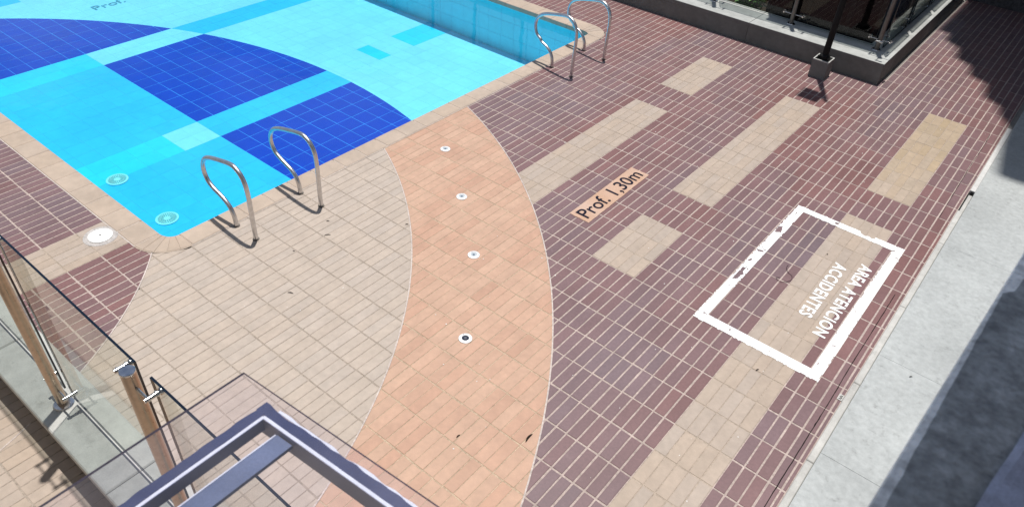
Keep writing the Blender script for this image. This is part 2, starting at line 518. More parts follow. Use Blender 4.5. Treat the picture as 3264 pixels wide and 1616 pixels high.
def pave(key, name, label, limit=300):
    bed = BED[key].build(name, M_GROUT)
    tag(bed, label=label, kind='structure')
    L = sorted(REG[key], key=lambda t: -t[0])
    rest = MB(); nrest = 0
    for i, (ar, q, col, pale, dz, tl) in enumerate(L):
        if i < limit and ar > 0:
            mb = MB(); tile(mb, q, dz, col, tilt=tl)
            mb.build('tile', M_PALE if (pale or key != 'maroon') else M_TILE, bed)
        else:
            # material index follows the look of the tile
            b0 = len(rest.f); tile(rest, q, dz, col, tilt=tl)
            for k in range(b0, len(rest.f)): rest.m[k] = 1 if (pale or key != 'maroon') else 0
            nrest += 1
    if nrest:
        o = rest.build('tile_field', [M_TILE, M_PALE], bed)
        o['kind'] = 'stuff'
    return bed
deck_m = pave('maroon', 'maroon_pavement', 'maroon clay tile deck with light joints and beige inset strips')
deck_a = pave('apron', 'beige_pavement', 'pale beige tile deck at the near corner of the pool')
deck_b = pave('band', 'orange_pavement', 'curved orange tile band sweeping from the pool edge')

# light divider strips along the arcs
def divider(name, c, a0, a1, w=0.0045):
    mb = MB(); n = 90
    for i in range(n):
        t0 = a0+(a1-a0)*i/n; t1 = a0+(a1-a0)*(i+1)/n
        pts = []
        for (t, r) in ((t0, c[2]-w), (t0, c[2]+w), (t1, c[2]+w), (t1, c[2]-w)):
            pts.append((c[0]+r*math.cos(t), c[1]+r*math.sin(t)))
        ym = (pts[0][1]+pts[2][1])/2
        if KY0-0.01 < ym < KY1+0.01: continue
        if parea(pts) < 0: pts.reverse()
        tile(mb, pts, 0.0012, (0.55, 0.48, 0.44), ch=0.0006, dep=0.008)
    o = mb.build(name, M_GROUT, deck_a if c is not C1 else deck_b)
    return o
divider('divider_strip', C1, math.acos((PXO-C1[0])/C1[2]), math.radians(-14))
divider('divider_strip', C2, math.acos((PXO-C2[0])/C2[2]), math.radians(-10))
divider('divider_strip', C3, math.radians(50.9), math.radians(-2))

# pool coping
cope = empty('pool_coping'); tag(cope, label='tan coping slabs along the rim of the pool', kind='structure')
def slab(poly, zt=0.006):
    if parea(poly) < 0: poly = poly[::-1]
    b = rnd.uniform(0.97, 1.03); w = rnd.uniform(-0.006, 0.006)
    mb = MB(); tile(mb, poly, zt+rnd.uniform(-0.001, 0.001), (0.455*b+w, 0.365*b, 0.29*b-w), ch=0.006, dep=0.055)
    mb.build('coping_slab', M_COPE, cope)
jt = 0.0018
v = -0.985
ys = [-0.985 + 0.2515*i for i in range(23)]
for i in range(22):
    slab([(PXI, ys[i]+jt), (PXO, ys[i]+jt), (PXO, ys[i+1]-jt), (PXI, ys[i+1]-jt)])
xx = -3.935
while xx > PX_FAR:
    x2 = xx-0.2515
    slab([(x2+jt, PY0O), (xx-jt, PY0O), (xx-jt, PY0I), (x2+jt, PY0I)])
    slab([(x2+jt, PY1I), (xx-jt, PY1I), (xx-jt, PY1O), (x2+jt, PY1O)])
    xx = x2
def wedge(cx, cy, a0, a1, rix, riy, ro):
    P = []
    for s in range(4): P.append((cx+ro*math.cos(a0+(a1-a0)*s/3), cy+ro*math.sin(a0+(a1-a0)*s/3)))
    for s in range(3, -1, -1): P.append((cx+rix*math.cos(a0+(a1-a0)*s/3), cy+riy*math.sin(a0+(a1-a0)*s/3)))
    slab(P)
for i in range(5):
    d = math.pi/2/5; e = 0.005
    wedge(-3.935, -0.985, -math.pi/2+d*i+e, -math.pi/2+d*(i+1)-e, 0.115, 0.095, 0.3)
ytop = ys[22]
for i in range(5):
    wedge(-3.935, ytop, d*i+e, d*(i+1)-e, 0.115, PY1I-ytop, 0.3)
bm_ = MB()     # mortar joint around the coping and bed below it
bm_.box(PXI+0.02, PXO+0.006, -0.985, ytop, -0.06, 0.0012, (0.50, 0.44, 0.40))
bm_.box(PX_FAR, -3.935, PY0O-0.007, PY0I-0.02, -0.06, 0.0012, (0.56, 0.50, 0.46))
bm_.box(PX_FAR, -3.935, PY1I+0.02, PY1O+0.006, -0.06, 0.0012, (0.50, 0.44, 0.40))
for (cy, s) in ((-0.985, -1), (ytop, 1)):
    n = 12
    for i in range(n):
        t0 = math.pi/2*i/n; t1 = math.pi/2*(i+1)/n
        P = [(-3.935+0.12*math.cos(t0), cy+s*0.12*math.sin(t0)), (-3.935+0.306*math.cos(t0), cy+s*0.306*math.sin(t0)),
             (-3.935+0.306*math.cos(t1), cy+s*0.306*math.sin(t1)), (-3.935+0.12*math.cos(t1), cy+s*0.12*math.sin(t1))]
        if s < 0: P = P[::-1]
        tile(bm_, P, 0.0012, (0.44, 0.365, 0.30), ch=0.0005, dep=0.05)
bm_.build('mortar_bed', M_GROUT, cope)

# pool shell
PZ = -0.68
PALE = (0.27, 0.68, 0.87); MID = (0.035, 0.49, 0.82); BRI = (0.03, 0.60, 0.85); DRK = (0.0, 0.046, 0.45); TUR = (0.03, 0.50, 0.78); WALLC = (0.14, 0.84, 0.98)
PCX, PCY, PCR = -6.112, -3.622, 6.146
def pool_cols(i, j, x, y):
    """colour inside the big arc, colour outside it"""
    st1 = i in (-11, -10); st2 = i in (0, 1)
    if i < -11: ins = DRK
    elif j >= 0: ins = PALE if st1 else (MID if st2 else DRK)
    else:
        if st1: ins = BRI
        elif st2: ins = PALE if j in (-2, -1) else BRI
        else: ins = MID
    out = PALE
    if st1 and j >= 0: out = TUR
    if i in (-1, 0) and (15 <= j <= 18 or j == 12): out = BRI
    if i <= -22 and j <= 0: out = TUR
    return ins, out
PT, PBED = [], MB()
for i in range(-36, 12):
    for j in range(-9, 19):
        x0, x1 = -6.402+0.2277*i, -6.402+0.2277*(i+1)
        y0, y1 = 0.65+0.2135*j, 0.65+0.2135*(j+1)
        x1 = min(x1, PXI+0.012); y0 = max(y0, PY0I-0.012); y1 = min(y1, PY1I+0.012)
        if x1-x0 < 0.02 or y1-y0 < 0.02: continue
        ci, co_ = pool_cols(i, j, (x0+x1)/2, (y0+y1)/2)
        for inside, col in ((True, ci), (False, co_)):
            full = circ_clip([(x0,y0),(x1,y0),(x1,y1),(x0,y1)], PCX, PCY, PCR, inside)
            if len(full) < 3 or parea(full) < 1e-4: continue
            gc = (0.05, 0.27, 0.80) if col is DRK else tuple(min(1, c*0.95+0.02) for c in col)
            PBED.face([(p[0], p[1], PZ-0.001) for p in full], gc)
            gg = 0.0034 if col is DRK else 0.0028
            q = circ_clip([(x0+gg,y0+gg),(x1-gg,y0+gg),(x1-gg,y1-gg),(x0+gg,y1-gg)], PCX, PCY, PCR, inside, 0.0)
            if len(q) < 3 or parea(q) < 1e-4: continue
            q = [(p[0]+rnd.uniform(-0.0016, 0.0016), p[1]+rnd.uniform(-0.0016, 0.0016)) for p in q]
            b = rnd.uniform(0.965, 1.03)
            PT.append((img_area(q, PZ), q, tuple(c*b for c in col)))
pool_floor = PBED.build('pool_floor', M_POOL)
tag(pool_floor, label='tiled pool floor with dark blue arcs and turquoise bands', kind='structure')
PT.sort(key=lambda t: (-t[0]))
rest = MB()
for k, (ar, q, col) in enumerate(PT):
    if k < 300 and ar > 0:
        mb = MB(); tile(mb, q, PZ+0.0005, col, ch=0.001, dep=0.004); mb.build('tile', M_POOL, pool_floor)
    else:
        tile(rest, q, PZ+0.0005, col, ch=0.001, dep=0.004)
rest.build('tile_field', M_POOL, pool_floor)['kind'] = 'stuff'
wl_ = MB()
wz0, wz1 = PZ-0.02, -0.045
xw, yw0, yw1 = PXI+0.02, PY0I-0.02, PY1I+0.02
wl_.face([(PX_FAR, yw1, wz0), (PX_FAR, yw1, wz1), (xw, yw1, wz1), (xw, yw1, wz0)], WALLC)
wl_.face([(xw, yw0, wz0), (xw, yw0, wz1), (PX_FAR, yw0, wz1), (PX_FAR, yw0, wz0)], WALLC)
wl_.face([(xw, yw0, wz0), (xw, yw1, wz0), (xw, yw1, wz1), (xw, yw0, wz1)], WALLC)
wl_.face([(PX_FAR, yw0, wz0), (PX_FAR, yw0, wz1), (PX_FAR, yw1, wz1), (PX_FAR, yw1, wz0)], WALLC)
pool_wall = wl_.build('pool_wall', M_POOL)
tag(pool_wall, label='turquoise tiled wall of the pool', kind='structure')
def wall_tile(P, n):
    b = rnd.uniform(0.97, 1.03); col = tuple(c*b for c in WALLC)
    mb = MB()
    Q = [tuple(Vector(p)+Vector(n)*0.004) for p in P]
    mb.face(Q, col)
    for k in range(4):
        mb.face([P[k], P[(k+1) % 4], Q[(k+1) % 4], Q[k]], col)
    mb.build('tile', M_POOL, pool_wall)
zr = [PZ, PZ+0.2135, PZ+0.427, wz1]
for i in range(-22, 12):
    x0, x1 = -6.402+0.2277*i, min(-6.402+0.2277*(i+1), xw)
    if x1-x0 < 0.03: continue
    for k in range(3):
        gg = 0.0025
        wall_tile([(x0+gg, yw1, zr[k]+gg), (x1-gg, yw1, zr[k]+gg), (x1-gg, yw1, zr[k+1]-gg), (x0+gg, yw1, zr[k+1]-gg)], (0, -1, 0))
w = MB()
w.face([(PX_FAR, yw0, -0.075), (xw, yw0, -0.075), (xw, yw1, -0.075), (PX_FAR, yw1, -0.075)], (1, 1, 1))
tag(w.build('pool_water', M_WATER), label='clear still water filling the pool', kind='structure')

# depth lettering on the pool floor and on the deck
def text_mesh(name, body, size, mat, col, parent, loc, rotz, sx=1.0, offset=0.0, spacing=1.0, extr=0.0006):
    cu = bpy.data.curves.new(name, 'FONT')
    cu.body = body; cu.size = size; cu.offset = offset; cu.space_character = spacing; cu.extrude = extr
    cu.resolution_u = 4
    t = bpy.data.objects.new(name, cu); COL.objects.link(t)
    bpy.context.view_layer.update()
    dg = bpy.context.evaluated_depsgraph_get()
    me = bpy.data.meshes.new_from_object(t.evaluated_get(dg))
    bpy.data.objects.remove(t); bpy.data.curves.remove(cu)
    xs = [v.co.x for v in me.vertices]; x0, x1 = min(xs), max(xs)
    return me, x0, x1

def place_text(name, body, mat, col, parent, start, end, height, z, offset=0.0, spacing=1.0):
    """letters from start to end (both on the baseline), capitals of the given height"""
    me, x0, x1 = text_mesh(name, body, 1.0, mat, col, parent, None, 0, offset=offset, spacing=spacing, extr=0.0)
    ysv = [v.co.y for v in me.vertices]
    s = Vector((start[0], start[1], 0)); e = Vector((end[0], end[1], 0)); d = (e-s); Ln = d.length; d.normalize()
    upv = Vector((-d.y, d.x, 0))
    caps = 0.73
    new = []
    for v_ in me.vertices:
        p = s + d*((v_.co.x-x0)/(x1-x0)*Ln) + upv*(v_.co.y/caps*height)
        v_.co = (p.x, p.y, z)
    # one object per letter
    adj = {i: [] for i in range(len(me.vertices))}
    for p in me.polygons:
        vs = list(p.vertices)
        for q in vs[1:]:
            adj[vs[0]].append(q); adj[q].append(vs[0])
    comp = {}; nc = 0
    for i in adj:
        if i in comp or not adj[i]: continue
        stack = [i]; comp[i] = nc
        while stack:
            k = stack.pop()
            for q in adj[k]:
                if q not in comp: comp[q] = nc; stack.append(q)
        nc += 1
    parts = [MB() for _ in range(nc)]
    for p in me.polygons:
        P = [tuple(me.vertices[i].co) for i in p.vertices]
        parts[comp[p.vertices[0]]].face(P, col)
    for mb in parts: mb.build('letter', mat, parent)
    bpy.data.meshes.remove(me)

place_text('lettering', 'Prof. 1,10m', M_PAINT, (0.05, 0.30, 0.42), pool_floor, (-10.19, 1.455), (-10.23, 2.62), 0.17, PZ+0.006)

# ------------------------------------------------------------------ walls, kerbs, roof
# near concrete kerb that carries the glass fence
nk = empty('concrete_kerb')
tag(nk, 'low pale concrete kerb under the near glass fence', 'kerb')
kb_x = [-6.9, -5.05, -3.235, -1.86, -0.4, 1.0]
for i in range(len(kb_x)-1):
    mb = MB(); b = rnd.uniform(0.95, 1.04)
    mb.box(kb_x[i]+0.002, kb_x[i+1]-0.002, KY0+0.10, KY1-0.012, -0.01, KZ-0.0605, (0.30*b, 0.29*b, 0.27*b))
    mb.build('kerb_foot', M_CONC, nk)
    mb = MB()
    mb.box(kb_x[i]+0.002, kb_x[i+1]-0.002, KY0, KY1, KZ-0.06, KZ, (0.48*b, 0.48*b, 0.45*b), bev=0.007)
    mb.build('kerb_slab', M_CONC, nk)

# far concrete kerb, an L round the planted corner
fk = empty('concrete_planter_kerb')
tag(fk, 'weathered grey concrete kerb turning the corner under the far glass fence', 'kerb')
FZ = 0.25
def kerb_block(x0, x1, y0, y1):  # shade of the front put into the dark side colours, top kept pale
    mb = MB(); b = rnd.uniform(0.93, 1.05)
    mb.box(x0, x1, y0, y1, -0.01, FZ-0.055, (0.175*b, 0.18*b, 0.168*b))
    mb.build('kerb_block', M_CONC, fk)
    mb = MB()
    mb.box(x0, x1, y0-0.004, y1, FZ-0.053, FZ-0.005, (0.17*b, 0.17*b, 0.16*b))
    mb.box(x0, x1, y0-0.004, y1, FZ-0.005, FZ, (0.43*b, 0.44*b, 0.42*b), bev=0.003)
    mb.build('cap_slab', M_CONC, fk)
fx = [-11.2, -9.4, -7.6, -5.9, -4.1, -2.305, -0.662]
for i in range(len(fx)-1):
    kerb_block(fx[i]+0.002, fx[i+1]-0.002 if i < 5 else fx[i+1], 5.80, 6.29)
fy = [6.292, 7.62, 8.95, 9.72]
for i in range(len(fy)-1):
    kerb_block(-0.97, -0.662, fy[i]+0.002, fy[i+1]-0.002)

# right hand concrete ledge along the paving
rk = empty('concrete_ledge')
tag(rk, 'bright stained concrete ledge along the right edge of the deck', 'ledge')
ly = [-3.6, -1.35, 0.36, 1.42, 3.05, 4.9, 7.2, 9.72]
for i in range(len(ly)-1):
    mb = MB(); b = rnd.uniform(0.96, 1.04)
    mb.box(0.770, 1.9, ly[i]+0.0006, ly[i+1]-0.0006, -0.012, 0.045, (0.415*b, 0.43*b, 0.42*b), bev=0.0015)
    mb.build('ledge_slab', M_LEDGE, rk)
ry = [-3.6, -2.2, -0.9, 0.28, 1.08, 2.07, 3.1, 4.06]
for i in range(len(ry)-1):
    mb = MB(); b = rnd.uniform(0.93, 1.05)
    mb.box(0.7235, 0.7675, ry[i]+0.002, ry[i+1]-0.002, -0.012, 0.020, (0.50*b, 0.49*b, 0.46*b), bev=0.005)
    mb.build('edge_strip', M_CONC, rk)
ang = MB()
ang.box(0.7255, 0.770, 4.09, 5.66, -0.01, 0.052, (0.62, 0.61, 0.58), bev=0.004)
o = ang.build('metal_edge_angle', M_PLAIN)
tag(o, 'off white metal angle strip edging the concrete ledge beside the maroon tiles', 'edging')
mb = MB(); mb.box(0.7245, 0.736, 3.72, 4.085, -0.01, 0.022, (0.02, 0.02, 0.02)); mb.box(0.738, 0.762, 4.07, 4.088, 0.0, 0.050, (0.03, 0.03, 0.03), bev=0.006)
o = mb.build('rubber_gasket', M_BLACK); tag(o, 'black rubber strip hanging from the end of the metal angle', 'gasket')

# wall at the far end on the right
mb = MB(); mb.box(-0.655, 4.0, 9.76, 10.0, -0.01, 0.34, (0.16, 0.16, 0.16)); mb.box(-0.655, 4.0, 9.79, 10.0, 0.342, 4.59, (0.42, 0.50, 0.62))
tag(mb.build('end_wall', M_STUC), 'blue painted wall with dark base at the end of the shaded passage', 'wall')

mb = MB(); mb.box(1.62, 1.9, 4.2, 9.755, 0.046, 6.0, (0.30, 0.30, 0.31))  # unseen wall, added to darken the passage
tag(mb.build('unseen_side_wall', M_STUC), 'unseen plain grey wall right of the passage, added to darken it', 'wall')
# bronze glazed wall behind the far fence
bw = empty('bronze_glass_wall'); tag(bw, 'dark bronze glazed wall behind the far glass fence', 'wall')
px = [-2.36, -1.86, -1.36, -1.02]
for i in range(3):
    mb = MB(); mb.box(px[i]+0.03, px[i+1]-0.03, 6.52, 6.56, 0.0, 2.6, (0.008, 0.006, 0.006)); mb.build('pane', M_BRONZE, bw)
for x in px:
    mb = MB(); mb.box(x-0.028, x+0.028, 6.49, 6.57, 0.0, 2.6, (0.006, 0.005, 0.005)); mb.build('mullion', M_BLACK, bw)
for (a, b) in ((6.60, 7.6), (7.66, 8.7), (8.76, 9.7)):
    mb = MB(); mb.box(-1.06, -1.02, a, b, 0.0, 2.6, (0.05, 0.06, 0.085)); mb.build('side_pane', M_BRONZE, bw)
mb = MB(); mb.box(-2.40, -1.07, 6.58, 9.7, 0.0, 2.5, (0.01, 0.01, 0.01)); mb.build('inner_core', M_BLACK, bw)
mb = MB(); mb.box(-2.42, -0.98, 6.46, 9.74, 2.602, 2.75, (0.05, 0.05, 0.05)); mb.build('head_beam', M_BLACK, bw)

# dark planting bed
bed = MB(); bed.face([(-11.2, 6.29, 0.004), (-2.42, 6.29, 0.004), (-2.42, 9.7, 0.004), (-11.2, 9.7, 0.004)], (0.03, 0.022, 0.015))
tag(bed.build('planting_soil', M_STUC), label='dark soil of the planted bed behind the fence', kind='structure')

# stair flight high over the passage; its stepped edge throws the shade on the right
SH = [(-0.62, 8.17), (-0.47, 8.17), (-0.45, 7.88), (-0.25, 7.72), (-0.20, 7.36), (-0.01, 7.26), (0.06, 6.94), (0.27, 6.84), (0.34, 6.42), (0.51, 6.33), (0.58, 6.04), (0.70, 5.86), (0.74, 5.3)]
HZ = 10.0
poly = [(x-0.09*HZ, y+0.17*HZ) for x, y in SH] + [(0.74-0.09*HZ+0.1, 4.6+0.17*HZ), (3.5, 4.6+0.17*HZ), (3.5, 16.0), (-0.62-0.09*HZ, 16.0)]
mb = MB()
n = len(poly)
if parea(poly) < 0: poly = poly[::-1]
mb.face([(p[0], p[1], HZ) for p in reversed(poly)], (0.4, 0.4, 0.38)); mb.face([(p[0], p[1], HZ+0.25) for p in poly], (0.4, 0.4, 0.38))
for i in range(n):
    j = (i+1) % n
    mb.face([(poly[i][0], poly[i][1], HZ), (poly[j][0], poly[j][1], HZ), (poly[j][0], poly[j][1], HZ+0.25), (poly[i][0], poly[i][1], HZ+0.25)], (0.4, 0.4, 0.38))
tag(mb.build('stair_slab', M_STUC), 'concrete stair slab with stepped edge above the shaded passage', 'stairs')
# unseen house front below and behind the balcony, added to deepen the shade
mb = MB(); mb.box(-10.0, 6.0, -4.1, -3.85, -0.01, 5.29, (0.38, 0.36, 0.33))
tag(mb.build('unseen_building_wall', M_STUC), label='unseen plain wall of the building below the balcony, added to cut sky light', kind='structure')
# roof over the balcony where the photograph was taken
RZ = 5.3
rt = RZ-3.05
pe = lambda y: 0.9305+0.0587*(y+2.47)
P = [(pe(y)+o, y) for y, o in ((-6.0, -0.06), (-1.0, -0.06))] + [(6, -1.0), (6, -6.0)]
poly = [(x-0.09*rt, y+0.17*rt) for x, y in P]
if parea(poly) < 0: poly = poly[::-1]
mb = MB(); n = len(poly)
mb.face([(p[0], p[1], RZ) for p in reversed(poly)], (0.5, 0.5, 0.5)); mb.face([(p[0], p[1], RZ+0.2) for p in poly], (0.5, 0.5, 0.5))
for i in range(n):
    j = (i+1) % n
    mb.face([(poly[i][0], poly[i][1], RZ), (poly[j][0], poly[j][1], RZ), (poly[j][0], poly[j][1], RZ+0.2), (poly[i][0], poly[i][1], RZ+0.2)], (0.5, 0.5, 0.5))
tag(mb.build('balcony_roof', M_STUC), 'flat roof slab over the balcony parapet', 'roof')
# parapet close to the camera
TZ = 3.05
e0, e1 = Vector((0.9305, -2.47)), Vector((0.961, -1.95))
dv = (e1-e0).normalized()
q0 = e0 - dv*2.0; q1 = e1 + dv*1.6
nv = Vector((dv.y, -dv.x))
mb = MB()
NL, NW = 90, 10
def ppt(s, t, z): 
    p = q0 + (q1-q0)*s + nv*t
    return (p.x, p.y, z)
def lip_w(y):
    # pale band along the front lip, narrowing and then widening along it
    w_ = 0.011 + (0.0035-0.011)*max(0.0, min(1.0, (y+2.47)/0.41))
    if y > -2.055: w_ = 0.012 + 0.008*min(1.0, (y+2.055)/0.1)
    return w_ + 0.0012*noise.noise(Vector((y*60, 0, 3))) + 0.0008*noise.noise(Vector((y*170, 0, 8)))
NL = 260
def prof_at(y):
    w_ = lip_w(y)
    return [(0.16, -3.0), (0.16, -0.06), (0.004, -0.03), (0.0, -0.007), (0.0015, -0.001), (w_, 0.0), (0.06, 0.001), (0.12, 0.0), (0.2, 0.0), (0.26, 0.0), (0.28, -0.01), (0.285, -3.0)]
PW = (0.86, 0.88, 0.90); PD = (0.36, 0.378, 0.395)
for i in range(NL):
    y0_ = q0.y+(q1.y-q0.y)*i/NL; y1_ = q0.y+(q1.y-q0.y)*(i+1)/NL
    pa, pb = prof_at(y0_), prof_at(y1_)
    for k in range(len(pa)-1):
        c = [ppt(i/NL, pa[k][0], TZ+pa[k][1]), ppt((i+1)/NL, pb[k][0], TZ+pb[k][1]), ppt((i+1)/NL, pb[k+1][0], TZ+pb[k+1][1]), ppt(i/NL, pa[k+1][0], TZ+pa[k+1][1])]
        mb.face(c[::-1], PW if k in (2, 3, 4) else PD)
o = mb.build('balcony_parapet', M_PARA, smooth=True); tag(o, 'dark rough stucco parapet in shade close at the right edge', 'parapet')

# ------------------------------------------------------------------ grab rails
PROF = [(0.0, -0.02), (-0.004, 0.12), (-0.012, 0.28), (-0.016, 0.42), (-0.006, 0.51), (0.028, 0.575), (0.085, 0.612), (0.15, 0.617), (0.28, 0.59),
        (0.42, 0.552), (0.505, 0.508), (0.552, 0.44), (0.562, 0.365), (0.535, 0.295), (0.475, 0.253), (0.40, 0.228), (0.335, 0.20), (0.285, 0.158), (0.258, 0.105), (0.25, 0.05), (0.25, -0.02)]
def grab_rail(outer, ang, label, inner_d, kz=1.0):
    t = empty('grab_rail')
    tag(t, label, 'grab rail', 'steel grab rails at the pool edge')
    d = Vector((math.cos(ang), math.sin(ang), 0))
    P = []
    for s, z in PROF:
        P.append(Vector((outer[0], outer[1], 0)) + d*(s*inner_d/0.25 if s > 0.2 and z < 0.24 else s*(1+0.3*(inner_d/0.25-1)) if s > 0 else s) + Vector((0, 0, z*kz)))
    mb = MB(); mb.sweep(smooth_line(P, 7), 0.0178, n=16)
    mb.build('tube', M_RAIL, t, smooth=True)
    for s in (0.0, inner_d):
        c = Vector((outer[0], outer[1], 0)) + d*s
        mb = MB(); mb.lathe([(0.0172, 0.012), (0.0195, 0.011), (0.0195, 0.0075), (0.026, 0.0065), (0.026, -0.004)], c.x, c.y, 20, (0.16, 0.14, 0.12))
        mb.build('anchor_sleeve', M_PLAIN, t, smooth=True)
    return t
grab_rail((-3.349, -0.622), math.pi, 'steel grab rail nearest the rounded pool corner and the white skimmer lid', 0.25)
grab_rail((-3.335, 0.0), math.pi, 'steel grab rail in front of the dark blue pool tiles', 0.265)
grab_rail((-3.278, 3.45), math.pi-0.12, 'steel grab rail at the far end of the pool, nearer one of its pair', 0.30, 1.03)
grab_rail((-3.273, 4.09), math.pi-0.12, 'steel grab rail by the far pool corner, farthest from the camera', 0.31, 1.03)

# ------------------------------------------------------------------ glass fences
def fence_post(parent, c, z0, z1, mat, r=0.0285):
    mb = MB(); mb.cyl((c[0], c[1], z0), (c[0], c[1], z1-0.003), r, n=24)
    post = mb.build('post', mat, parent, smooth=True)
    mb = MB(); mb.lathe([(0.0, z1), (r-0.001, z1), (r+0.0006, z1-0.002), (r+0.0006, z1-0.008)], c[0], c[1], 24); mb.build('cap', M_STEEL, post, smooth=True)
    mb = MB(); mb.lathe([(0.0, z0+0.012), (r+0.004, z0+0.012), (r+0.02, z0+0.010), (r+0.026, z0+0.004), (r+0.026, z0+0.0005)], c[0], c[1], 28); mb.build('base_flange', M_STEEL, post, smooth=True)
    return post
def clamp_set(parent, c, axis, out, z, arm, gdist):
    """rod through the post with a pin to the glass on each side"""
    for s in (-1, 1):
        mb = MB()
        a = Vector((c[0], c[1], z)); b = a + axis*(s*arm)
        mb.cyl(a, b + axis*(s*0.012), 0.0055, n=10)
        q0 = b - out*0.014; q1 = b + out*(gdist-0.004)
        mb.cyl(q0, q1, 0.0095, n=12); mb.cyl(b+out*(gdist-0.020), b+out*(gdist-0.010), 0.0125, n=12)
        mb.cyl(b+out*(gdist-0.004), b+out*(gdist+0.012), 0.015, n=14)
        mb.build('clamp', M_STEEL, parent, smooth=True)
def fence_panel(parent, p0, p1, n, z0, z1, th=0.010):
    p0 = Vector(p0); p1 = Vector(p1); n = Vector(n)*th/2
    mb = MB()
    c = [p0-n, p1-n, p1+n, p0+n]
    lo = [(q.x, q.y, z0) for q in c]; hi = [(q.x, q.y, z1) for q in c]
    mb.face([lo[0], lo[1], hi[1], hi[0]], (1,1,1), 0); mb.face([lo[2], lo[3], hi[3], hi[2]], (1,1,1), 0)
    for f in ([hi[0], hi[1], hi[2], hi[3]], [lo[3], lo[2], lo[1], lo[0]], [lo[1], lo[2], hi[2], hi[1]], [lo[3], lo[0], hi[0], hi[3]]):
        mb.face(f, (0.006, 0.012, 0.022), 1)
    mb.build('glass_panel', [M_GLASS, M_EDGE], parent)

nf = empty('glass_fence'); tag(nf, 'near glass fence with round steel posts at the lower left', 'fence')
NPX = [-5.19, -3.875, -2.56, -1.245, 0.07]
PYN, GYN, NTOP = -2.385, -2.335, 1.535
X = Vector((1, 0, 0)); Y = Vector((0, 1, 0))
for x in NPX:
    post = fence_post(nf, (x, PYN), KZ, NTOP, M_POST)
    for z in (KZ+0.13, NTOP-0.075):
        clamp_set(post, (x, PYN), X, Y, z, 0.105, GYN-PYN)
for i in range(len(NPX)-1):
    fence_panel(nf, (NPX[i]+0.055, GYN, 0), (NPX[i+1]-0.055, GYN, 0), (0, 1, 0), KZ+0.045, NTOP-0.035)

ff = empty('glass_fence'); tag(ff, 'far glass fence on the corner kerb in front of the shrubs', 'fence')
FPX = [-11.0, -10.02, -9.04, -8.06, -7.08, -6.06, -5.04, -4.02, -2.97, -1.92, -0.872]
FYP, FYG = 6.15, 6.20
for i, x in enumerate(FPX):
    post = corner = fence_post(ff, (x, FYP), FZ, FZ+1.25, M_POSTD, 0.027)
    for z in (FZ+0.12, FZ+1.16):
        clamp_set(post, (x, FYP), X, Y, z, 0.12, FYG-FYP)
for i in range(len(FPX)-1):
    fence_panel(ff, (FPX[i]+0.055, FYG, 0), (FPX[i+1]-0.055, FYG, 0), (0, 1, 0), FZ+0.02, FZ+1.2)
FPY = [6.15, 7.15, 8.13, 9.12]
for i, y in enumerate(FPY):
    post = fence_post(ff, (-0.872, y), FZ, FZ+1.25, M_POSTD, 0.027) if i else corner
    for z in (FZ+0.14, FZ+1.14):
        clamp_set(post, (-0.872, y), Y, X, z, 0.12, 0.05)
for i in range(len(FPY)-1):
    fence_panel(ff, (-0.822, FPY[i]+0.055, 0), (-0.822, FPY[i+1]-0.055, 0), (1, 0, 0), FZ+0.02, FZ+1.2)

# ------------------------------------------------------------------ glass canopy in the foreground
cp = empty('glass_canopy'); tag(cp, 'glass canopy on a steel frame tinted blue with sky reflection in the foreground', 'canopy')
CZ = 2.60
ex = Vector((0.447, 0.036, 0)).normalized(); ey = Vector((0.0, -1.0, 0))
o0 = Vector((0.004, -2.549, CZ))
def cpt(a, b, z): 
    p = o0 + ex*a + ey*b
    return Vector((p.x, p.y, CZ+z))
def bar(a0, a1, b0, b1, z0, z1, mb, col, m=0):
    V = [cpt(a, b, z) for z in (z0, z1) for (a, b) in ((a0, b0), (a1, b0), (a1, b1), (a0, b1))]
    mb.mesh_part(V, [(0,1,2,3),(7,6,5,4),(0,4,5,1),(1,5,6,2),(2,6,7,3),(3,7,4,0)], col, m)
mb = MB()
V = [cpt(a, b, z) for z in (-0.0055, 0.0) for (a, b) in ((0, 0), (1.6, 0), (1.6, 1.4), (0, 1.4))]
mb.mesh_part(V, [(0,1,2,3),(7,6,5,4)], (1,1,1), 0)
mb.mesh_part(V, [(0,4,5,1),(1,5,6,2),(2,6,7,3),(3,7,4,0)], (0.30, 0.23, 0.31), 1)
mb.build('glass_sheet', [M_CGLASS, M_EDGE], cp)
BL = (0.06, 0.085, 0.17); WH = (0.70, 0.78, 0.86); NAVY = (0.014, 0.030, 0.10)  # sky reflection in the glass put into the blue of the frame
fa, fb, fw, fh = 0.081, 0.021, 0.024, 0.045     # frame offset from the glass corner
mb = MB(); bar(fa, fa+fw, fb+fw+0.001, 1.35, -0.010-0.026, -0.0095, mb, BL); mb.build('frame_tube', M_BLUE, cp)
mb = MB(); bar(fa, 1.5, fb, fb+fw, -0.010-fh, -0.0095, mb, (0.20, 0.21, 0.27)); mb.build('frame_tube', M_BLUE, cp)
